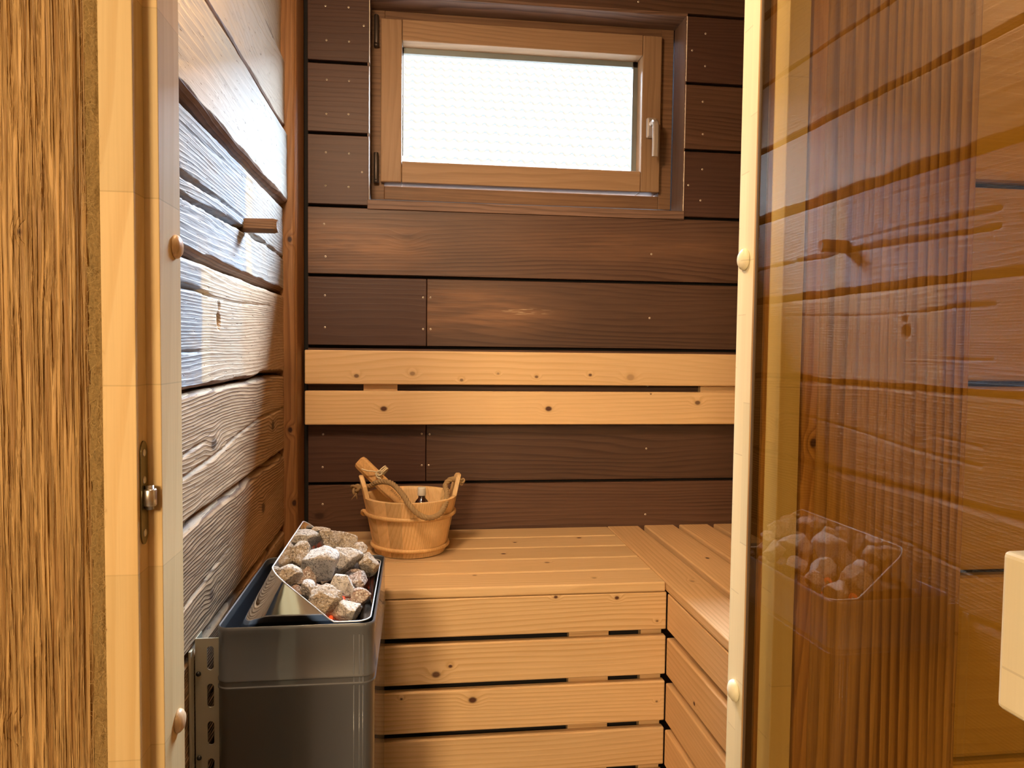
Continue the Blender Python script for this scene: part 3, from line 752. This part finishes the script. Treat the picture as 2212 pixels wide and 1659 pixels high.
# vertical beads on the front corner
w = B()
for x in (-.0915, -.0835, -.0785):
    w.tube([(x, HY0 + .0003, .43), (x, HY0 + .0003, .985)], .0011, 8)
sub(w.build('corner_bead', M['enamel']), ht)
w = B(); pp = rrect(HX0 + .006, HX1 - .006, HY0 + .006, HY1 - .006, .014)
fs, vs = w.grid([[Vector((x, y, z)) for x, y in pp] for z in (.992, .86)], close=True); w.cap(vs[-1])
sub(w.build('liner', M['inner']), ht)
# polished tray: front triangle, sloped back side towards the wall, open to the room
TX0, TXr, TXc, TX1, TY0, TY1, TZ, TZR = -.262, -.2135, -.124, -.070, 1.094, 1.420, .993, 1.074
def tray_ring(t, inset=0.):
    """t=0 base ring, t=1 rim ring; the rim climbs over the wall side"""
    pts = []
    r = .022
    base = rrect(TX0 + inset, TX1 - inset, TY0 + inset, TY1 - inset, r, 8)
    rim = []
    for x, y in base:
        rim.append((x, y))
    return base
# plan outline of rim: rounded rectangle from TXr to TX1; height linear in x from ridge to TXc
def rimz(x): return TZ + .002 + (TZR - TZ - .002) * max(0., min(1., (TXc - x) / (TXc - TXr)))
N = 12
rim = []; base = []
rm = rrect(TXr, TX1, TY0, TY1, .020, N)
# refine straight edges so the rim follows the bend at TXc
def refine(p, k=10):
    out = []
    for i in range(len(p)):
        a, b = Vector(p[i]), Vector(p[(i + 1) % len(p)])
        m = k if (b - a).length > .05 else 1
        for q in range(m): out.append(tuple(a + (b - a) * q / m))
    return out
rm = refine(rm, 16)
for x, y in rm:
    k = max(0., min(1., (TXc - x) / (TXc - TXr)))
    rim.append(Vector((x, y, rimz(x))))
    base.append(Vector((x + (TX0 - TXr) * k ** 1.0, y + (0 if k < 1 else 0), .985)))
for s_, nm in ((0, 'stone_tray'),):
    w = B()
    inner = [Vector((p.x + (.0012 if p.x < -.15 else -.0012), p.y, p.z)) for p in rim]
    cxm, cym = (TXr + TX1) / 2, (TY0 + TY1) / 2
    def ins(p, d): v = Vector((cxm - p.x, cym - p.y, 0)); return p + v.normalized() * d
    low = [Vector((b.x, b.y, .93)) for b in base]
    rows_ = [low, base] + [[base[i].lerp(rim[i], t) for i in range(len(rim))] for t in (.25, .5, .75, .97)] + [[p + Vector((0, 0, .0006)) for p in rim]] + \
            [[ins(p, .0016) for p in rim]] + [[ins(Vector((p.x, p.y, p.z - .03)), .004) for p in rim]] + [[ins(Vector((p.x * .6 + TXr * .4 if p.x < TXr else p.x, p.y, .92)), .007) for p in rim]]
    fs, vs = w.grid(rows_, close=True, smooth=True)
    w.cap(vs[-1])
    o = w.build(nm, M['mirror']); sub(o, ht); o['label'] = 'polished steel stone tray'
    mod = o.modifiers.new('split', 'EDGE_SPLIT'); mod.split_angle = R(35)
w = B(); rr_ = [p + Vector((0, 0, .0008)) for p in rim]; w.tube(rr_ + [rr_[0]], .0011, 8, caps=False); o = w.build('tray_rim', plain('bright_steel_edge', (.85, .85, .84), .4, .6)); sub(o, ht)
# glowing elements between the stones
for px, py, Y in ((713, 1341, 1.107), (740, 1298, 1.16)):
    w = B(); p = at(px, py, Y); w.tube(smooth_spline([p + Vector((0, -.006, -.03)), p + Vector((0, -.004, -.004)), p + Vector((0, .004, .002)), p + Vector((0, .014, -.002)), p + Vector((0, .02, -.03))], 6), .0028, 10)
    sub(w.build('heating_element', M['glow']), ht)
# slotted mounting bracket
w = B()
X0, XS0, XS1, X1 = -.3185, -.3035, -.2940, -.2870; Yb = 1.098
cell = .0558; ztop = .9755
def cellface(zc):
    n = 28; hx, hz, rr_ = (XS1 - XS0) / 2, .0178, (XS1 - XS0) / 2; cx = (XS0 + XS1) / 2
    inn, outp = [], []
    zlo, zhi = zc - cell / 2, zc + cell / 2
    for k in range(n):
        a = 2 * math.pi * (k + .5) / n; ca, sa = math.cos(a), math.sin(a)
        inn.append((cx + rr_ * ca, zc + rr_ * sa + (hz - rr_) * (1 if sa > 0 else -1)))
    for k in range(n):
        a = 2 * math.pi * (k + .5) / n; ca, sa = math.cos(a), math.sin(a)
        tx = ((X1 - cx) if ca > 0 else (cx - X0)) / max(1e-6, abs(ca)); tz = (cell / 2) / max(1e-6, abs(sa)); t = min(tx, tz)
        outp.append((cx + t * ca, zc + t * sa))
    # corners
    q = [[Vector((x, Yb + d, z)) for x, z in ring_] for d, ring_ in ((0, outp), (0, inn), (.0025, inn), (.0025, outp))]
    w.grid(q, close=True, smooth=False)
    for sx, sz in ((X0, zlo), (X0, zhi), (X1, zlo), (X1, zhi)):
        near = sorted(outp, key=lambda p: (p[0] - sx) ** 2 * 1. + (p[1] - sz) ** 2)[:6]
        ax_ = [p for p in outp if abs(p[0] - sx) < 1e-6]; bx_ = [p for p in outp if abs(p[1] - sz) < 1e-6]
        if ax_ and bx_:
            pa = min(ax_, key=lambda p: abs(p[1] - sz)); pb = min(bx_, key=lambda p: abs(p[0] - sx))
            for d in (0, .0025):
                f = w.bm.faces.new([w.bm.verts.new((pa[0], Yb + d, pa[1])), w.bm.verts.new((sx, Yb + d, sz)), w.bm.verts.new((pb[0], Yb + d, pb[1]))]); w.mark([f])
for k in range(9): cellface(.9471 - cell * k)
w.box(X0, X1, Yb, Yb + .0025, .9752, .9765)
w.box(X0 - .0015, X0, Yb, Yb + .03, .47, .9765)
w.box(-.3235, -.3200, 1.078, 1.092, .50, .965, .0006)
bk = w.build('mounting_bracket', M['zinc']); sub(bk, ht); bk['label'] = 'zinc bracket with row of slots'
for z in (.925, .80, .70):
    w = B(); w.lathe([(0, 0), (.0032, 0), (.0036, .002), (.0022, .0042), (0, .0045)], (0, 0, 0), 12); o = w.build('bolt', M['black']); o.rotation_euler = (R(90), 0, 0); o.location = (-.3150, Yb - .0002, z); o.parent = bk

# ---- stones
def stone_mesh(seed, rx, ry, rz, sharp=55., npl=12):
    rnd = random.Random(seed); bm = bmesh.new(); bmesh.ops.create_icosphere(bm, subdivisions=5, radius=1.)
    pl = []
    for k in range(npl):
        v = Vector((rnd.gauss(0, 1), rnd.gauss(0, 1), rnd.gauss(0, 1))).normalized(); pl.append((v, rnd.uniform(.52, .80)))
    for v in bm.verts:
        d = v.co.normalized(); s_ = 1.
        acc = 1.0 ** -sharp
        for n_0, h_ in pl:
            c = d.dot(n_0)
            if c > .05: acc += (h_ / c) ** -sharp
        r = acc ** (-1 / sharp)
        r *= 1 + .06 * nz(d.x * 2.5 + seed, d.y * 2.5, d.z * 2.5) + .045 * nz(d.x * 7 + seed, d.y * 7, d.z * 7) + .022 * nz(d.x * 20, d.y * 20 + seed, d.z * 20) + .012 * nz(d.x * 45, d.y * 45 + seed, d.z * 45)
        v.co = d * r
    mx = [max(abs(v.co[i]) for v in bm.verts) for i in range(3)]
    for v in bm.verts: v.co = Vector((v.co.x * rx / mx[0], v.co.y * ry / mx[1], v.co.z * rz / mx[2]))
    for f in bm.faces: f.smooth = True
    me = bpy.data.meshes.new('stone'); bm.to_mesh(me); bm.free(); return me
ST = [  # px, py, Y, width px, height px, depth(m), material, tilt, label
    (667, 1160, 1.372, 58, 38, .040, 1, .1, 'broad pale-topped stone at the rear of the heap beside the tray peak'),
    (716, 1166, 1.368, 58, 42, .040, 0, -.2, 'tan stone at the rear between the broad pale one and the bucket side'),
    (693, 1146, 1.405, 40, 14, .020, 0, 0, 'thin flat sliver of stone behind the rear row'),
    (750, 1172, 1.366, 42, 44, .036, 0, .3, 'tan block stone at the rear corner nearest the bucket'),
    (779, 1190, 1.345, 36, 34, .030, 0, .2, 'small tan stone wedged at the back rim beside the bucket'),
    (794, 1218, 1.290, 46, 54, .044, 0, -.1, 'tall tan stone leaning on the open side of the tray below the bucket'),
    (737, 1210, 1.285, 84, 62, .052, 1, .35, 'long pale grey stone lying aslant behind the centre stone'),
    (652, 1204, 1.285, 44, 62, .050, 0, .1, 'tall tan stone standing against the polished tray wall'),
    (692, 1224, 1.222, 80, 74, .056, 1, .05, 'largest centre stone with whitish top and tan underside'),
    (626, 1246, 1.160, 52, 46, .040, 0, .15, 'speckled stone perched on the raised front edge of the tray'),
    (640, 1277, 1.145, 28, 24, .022, 2, -.4, 'small shard half hidden below the perched front stone'),
    (663, 1275, 1.150, 32, 42, .028, 1, .2, 'small greyish pointed stone left of the big front stone'),
    (700, 1297, 1.128, 72, 74, .050, 0, .1, 'big coarse stone with bright edge at the front of the tray'),
    (739, 1267, 1.185, 60, 54, .040, 1, -.3, 'pale angular stone behind the big front stone'),
    (775, 1257, 1.230, 46, 44, .040, 2, .2, 'dark brown stone beside the bright tray edge'),
    (776, 1293, 1.170, 46, 42, .036, 2, .0, 'brownish stone low by the bright tray edge'),
    (751, 1322, 1.124, 64, 48, .036, 1, -.2, 'frontmost stone touching the lower corner of the tray'),
    (664, 1252, 1.200, 42, 50, .030, 2, .1, 'shadowed stone deep in the gap under the centre stone'),
]
for i, (px, py, Y, wp, hp, dp, mi, tl, lab) in enumerate(ST):
    p = at(px, py, Y); k = Y / F
    me = stone_mesh(i * 13 + 5, wp * k / 2 * 1.12, dp / 2 * 1.1, hp * k / 2 * 1.12)
    o = link('sauna_stone', me, M['stone'][mi]); o.location = p; o.rotation_euler = (tl * .3, 0, 0)
    tag(o, lab, 'stone', 'stones heaped in the heater tray')
# hidden supporters seen only in gaps
for i, (x, y, z) in enumerate([(-.112, 1.155, .965), (-.155, 1.165, .965), (-.180, 1.20, .972), (-.110, 1.235, .975), (-.160, 1.255, .975), (-.180, 1.275, .975), (-.115, 1.320, .985), (-.170, 1.340, .985), (-.180, 1.365, .975), (-.12, 1.38, .972)]):
    o = link('sauna_stone', stone_mesh(300 + i, .022, .026, .020), M['stone'][2]); o.location = (x, y, z)
    tag(o, 'dark stone glimpsed in the gaps under the top layer of the heap', 'stone', 'lower layer of heater stones')

# ---- bucket
BC = Vector((-.0185, 1.755, ZT + .0015)); RB, RT, HB, TW = .0835, .1105, .131, .010
def zt(a):
    z = HB
    for a0 in (R(186), R(4)):
        d = (a - a0 + math.pi) % (2 * math.pi) - math.pi; u_ = abs(d) / R(15.5)
        if u_ < 1.: z = max(z, HB + .047 * (1 - max(0., (u_ - .35) / .65) ** 2) ** .5 if u_ > .35 else HB + .047)
    return z
w = B(); NS = 18; NA = NS * 10
def rad(z): return RB + (RT - RB) * z / HB
rws = []; NZ = 14
for a_i in range(NA):
    a = 2 * math.pi * a_i / NA; st = (a_i % 10)
    gr = -.0006 if st == 0 else 0.
    H = zt(a); row_ = []
    for k in range(NZ + 1):
        z = H * k / NZ; r = rad(z) + gr; row_.append(BC + Vector((r * math.cos(a), r * math.sin(a), z)))
    row_.append(BC + Vector(((rad(H) - .0015) * math.cos(a), (rad(H) - .0015) * math.sin(a), H + .0012)))
    row_.append(BC + Vector(((rad(H) - TW + .0015) * math.cos(a), (rad(H) - TW + .0015) * math.sin(a), H + .0012)))
    for k in range(NZ + 1):
        z = H + (.012 - H) * k / NZ; r = rad(z) - TW; row_.append(BC + Vector((r * math.cos(a), r * math.sin(a), z)))
    row_.append(BC + Vector((0, 0, .012)))
    rws.append(row_)
for s_ in range(NS):
    seg_ = [rws[(s_ * 10 + k) % NA] for k in range(11)]
    w.grid(seg_, smooth=True)
bmesh.ops.remove_doubles(w.bm, verts=w.bm.verts[:], dist=.00001)
bk_ = empty('sauna_bucket', BC.to_tuple(), 'light wooden stave bucket with rope handle standing on the back bench', 'bucket')
o = w.build('stave_body', M['bucket']); sub(o, bk_); mod = o.modifiers.new('split', 'EDGE_SPLIT'); mod.split_angle = R(45)
for z, tl in ((.0925, 0.), (.0175, 0.)):
    w = B(); r0 = rad(z) + .0030; n = 90; pts = [BC + Vector((r0 * math.cos(2 * math.pi * k / n), r0 * math.sin(2 * math.pi * k / n), z + (.001 * math.sin(4 * math.pi * k / n)))) for k in range(n)]
    rows_ = []
    for k, p in enumerate(pts):
        a = 2 * math.pi * k / n; rd = Vector((math.cos(a), math.sin(a), 0)); rows_.append([p + rd * .0036 * math.cos(b) + Vector((0, 0, .0048 * math.sin(b))) for b in [2 * math.pi * q / 10 for q in range(10)]])
    w.grid(rows_, close=True, closev=True)
    if z > .05:
        p = BC + Vector((-(r0 + .002), -.012, z)); w.tube(smooth_spline([p + Vector((.002, -.010, .006)), p + Vector((-.003, -.002, .004)), p + Vector((-.004, .006, -.004)), p + Vector((0, .014, -.008))], 6), .0042, 8)
    sub(w.build('hoop', M['hoop']), bk_)
def rope(path, r=.0042, turns=9., n=7, tag_='rope_handle'):
    pts = smooth_spline(path, 14); w = B(); L = 0
    nn = None; frames = []
    for i, p in enumerate(pts):
        t = (pts[min(i + 1, len(pts) - 1)] - pts[max(i - 1, 0)]).normalized()
        if nn is None: nn = t.cross(Vector((0, 0, 1))).normalized()
        nn = (nn - t * nn.dot(t)).normalized(); frames.append((p, nn.copy(), t.cross(nn)))
    dl = [0.]
    for a, b in zip(pts, pts[1:]): dl.append(dl[-1] + (b - a).length)
    for s_ in range(3):
        ph = 2 * math.pi * s_ / 3
        w.tube([p + (a * math.cos(ph + dl[i] / .0040) + b * math.sin(ph + dl[i] / .0040)) * r * .5 for i, (p, a, b) in enumerate(frames)], r * .62, n)
    return w
def P3(px, py, Y): return at(px, py, Y)
path = [P3(772, 1052, 1.750), P3(786, 1052, 1.748), P3(800, 1050, 1.738), P3(818, 1041, 1.715), P3(845, 1044, 1.69), P3(868, 1066, 1.655), P3(885, 1092, 1.632), P3(905, 1112, 1.626), P3(928, 1119, 1.628), P3(950, 1110, 1.645), P3(962, 1090, 1.680), P3(966, 1066, 1.72), P3(962, 1048, 1.745), P3(973, 1036, 1.750), P3(984, 1036, 1.752), P3(996, 1040, 1.752)]
w = rope(path, .0060)
for (cx, cy, Y, s_) in ((768, 1056, 1.748, 1.), (997, 1040, 1.752, .7)):
    c = P3(cx, cy, Y); pts = []
    for k in range(60):
        t = 2 * math.pi * k / 59; pts.append(c + Vector(((math.sin(t) + 2 * math.sin(2 * t)) * .0034 * s_, (-math.sin(3 * t)) * .0045 * s_, (math.cos(t) - 2 * math.cos(2 * t)) * .0040 * s_)))
    w.tube(pts, .0032 * s_, 7, caps=False)
c = P3(769, 1066, 1.745); 
for k in range(7): w.tube([c, c + Vector((random.uniform(-.010, .003), random.uniform(-.006, .004), random.uniform(-.014, -.004)))], .0008, 4)
sub(w.build('rope_handle', M['rope'], recalc=True), bk_)
# ---- ladle
ld = empty('sauna_ladle', (-.02, 1.70, .96), 'wooden ladle leaning out of the bucket with a pale cord tied round its handle', 'ladle')
top = P3(775, 995, 1.792); bot = P3(880, 1098, 1.738) 
ax_ = (bot - top).normalized(); sidev = ax_.cross(Vector((0, 1, 0))).normalized(); fr_ = ax_.cross(sidev).normalized()
w = B(); rows_ = []
L_ = (bot - top).length + .022
for t in [0, .03, .1, .3, .5, .7, .85, 1.]:
    p = top + ax_ * L_ * t; k = .55 if t == 0 else 1.
    ww, th = .0165 * (1 if t < .5 else 1 - .25 * (t - .5)), .0085
    if t == 0: p = p + ax_ * -.001
    rows_.append([p + sidev * ww * sx * (.9 if t == 0 else 1) + fr_ * th * sy * (.85 if t == 0 else 1) + ax_ * (.004 * abs(sx) if t < .05 else 0) for sx, sy in ((-1, -.25), (-.55, -1), (.35, -1), (1, -.35), (1, .4), (.6, 1), (-.6, 1), (-1, .4))])
fs, vs = w.grid(rows_, close=True, smooth=False); w.cap(vs[0], flip=True); w.cap(vs[-1])
sub(w.build('ladle_handle', M['ladle']), ld)
cupc = top + ax_ * (L_ + .008) + Vector((-.008, -.004, -.004))
w = B(); w.lathe([(0, -.014), (.018, -.012), (.024, .000), (.026, .014), (.0235, .014), (.0215, .001), (.015, -.008), (0, -.009)], cupc, 28); sub(w.build('ladle_cup', M['ladle']), ld)
w = B(); kp = P3(822, 1022, 1.770)
for off in (-.0022, .0022, .006):
    n = 26; cpt = kp + ax_ * off; w.tube([cpt - fr_ * .0 + sidev * .0185 * math.cos(2 * math.pi * k / n) + fr_ * .0112 * math.sin(2 * math.pi * k / n) + Vector((0, .008, 0)) for k in range(n + 1)], .0017, 6)
w.tube(smooth_spline([kp + Vector((0, -.008, .002)), P3(806, 1018, 1.755), P3(794, 1017, 1.755), P3(781, 1013, 1.757)], 6), .0017, 6)
w.tube(smooth_spline([kp + Vector((0, -.008, 0)), P3(818, 1030, 1.755), P3(823, 1036, 1.755), P3(816, 1042, 1.755)], 6), .0019, 6)
w.tube(smooth_spline([P3(813, 1024, 1.753), P3(816, 1018, 1.753), P3(824, 1018, 1.753), P3(825, 1024, 1.753), P3(818, 1027, 1.753), P3(812, 1022, 1.753), P3(815, 1031, 1.753), P3(822, 1034, 1.753)], 6), .0020, 6)
sub(w.build('cord', M['cord']), ld)
fs_ = -1. if fr_.y > 0 else 1.
w = B(); sx_ = -1. if sidev.x < 0 else 1.
for k in range(7):
    c = top + ax_ * (L_ * .58 + .0052 * k) + fr_ * fs_ * .0088 + sidev * sx_ * .006
    w.tube([c - sidev * sx_ * (.0022 if k % 3 else .0034), c + ax_ * .0016, c + sidev * sx_ * (.0020 if k % 2 else .0030), c + ax_ * .0034 - sidev * sx_ * .001], .00028, 4)
o = w.build('engraving', plain('burnt_script', (.10, .05, .02), .7)); sub(o, ld); o['label'] = 'small dark burnt lettering'
# ---- bottle
bp = Vector((.0086, 1.770, BC.z + .0125))
bt = empty('bottle', bp.to_tuple(), 'small dark brown dropper bottle with white cap inside the bucket', 'bottle')
w = B(); hz = 1.0485 - bp.z
w.lathe([(0, 0), (.020, 0), (.021, .002), (.021, hz - .032), (.0195, hz - .022), (.0145, hz - .0125), (.0095, hz - .007), (.0082, hz - .003), (.0082, hz), (0, hz)], bp, 32)
sub(w.build('bottle_body', M['bottle']), bt)
w = B(); w.lathe([(0, hz), (.0098, hz), (.0101, hz + .001), (.0098, hz + .0175), (.0088, hz + .0198), (0, hz + .0200)], bp, 32); sub(w.build('cap', M['white_cap']), bt)
# ---- peg in the log wall
w = B(); r0 = Vector((-.345, 1.4460, 1.6275)); r1 = Vector((-.2665, 1.4480, 1.6290)); rows_ = []
for t, s_ in ((0, .9), (.3, 1.), (.92, 1.), (1., .84)):
    p = r0.lerp(r1, t); rows_.append([p + Vector((.003 * (1 - abs(a_)) * (t > .95), .0105 * a_ * s_, .0130 * b_ * s_)) for a_, b_ in ((-1, -.5), (-.5, -1), (.6, -1), (1, -.4), (1, .6), (.5, 1), (-.5, 1), (-1, .55))])
fs, vs = w.grid(rows_, close=True, smooth=False); w.cap(vs[0], flip=True); w.cap(vs[-1])
o = w.build('wall_peg', M['peg']); tag(o, 'short brown wooden peg sticking out of a crack in the log wall', 'peg')

# ================================================================== LIGHT
def area(name, loc, tgt, sx, sy, power, c):
    l = bpy.data.lights.new(name, 'AREA'); l.shape = 'RECTANGLE'; l.size = sx; l.size_y = sy; l.energy = power; l.color = c
    o = bpy.data.objects.new(name, l); col.objects.link(o); o.location = loc
    o.rotation_euler = (Vector(tgt) - Vector(loc)).to_track_quat('-Z', 'Y').to_euler(); return o
area('skylight', (1.45, 4.0, 3.70), (1.45, 2.0, 2.05), 3.8, 1.35, 3000, (.65, .80, 1.))
area('skylight_low', (2.27, 4.25, 2.25), (2.0, 2.0, 2.05), 1.9, 1.5, 180, (.65, .80, 1.))
area('cabin_lamp', (-.20, .86, 2.14), (.42, 1.9, 1.0), .22, .25, 13., (1., .70, .43))  # added warm fill, stands for no known fitting in the cabin
area('foyer_lamp', (-.92, -2.0, 2.10), (.10, 1.2, 1.0), .5, .5, 66, (1., .73, .42))
area('foyer_side_lamp', (-1.62, .20, 1.55), (-.3, .66, 1.4), .25, .9, 5, (1., .74, .43))  # added grazing light to bring out the relief of the rough post
area('foyer_ceiling_lamp', (-.1, -1.3, 2.40), (.2, .6, 1.0), .8, .8, 6, (1., .76, .45))
s = bpy.data.lights.new('sun', 'SUN'); s.energy = 10; s.angle = R(.6); s.color = (1., .98, .95)
so = bpy.data.objects.new('sun', s); col.objects.link(so); so.rotation_euler = Vector((.35, .75, -.75)).to_track_quat('-Z', 'Y').to_euler()
wd = bpy.data.worlds.new('world'); sc.world = wd; wd.use_nodes = True
wd.node_tree.nodes['Background'].inputs[0].default_value = (.78, .89, 1., 1.); wd.node_tree.nodes['Background'].inputs[1].default_value = 1.2
sc.view_settings.view_transform = 'Standard'; sc.view_settings.look = 'None'; sc.view_settings.gamma = 1.; sc.view_settings.use_curve_mapping = False
sc.view_settings.exposure = 0.
sc.cycles.max_bounces = 6; sc.cycles.diffuse_bounces = 3; sc.cycles.adaptive_threshold = .05; sc.cycles.caustics_reflective = False; sc.cycles.caustics_refractive = False
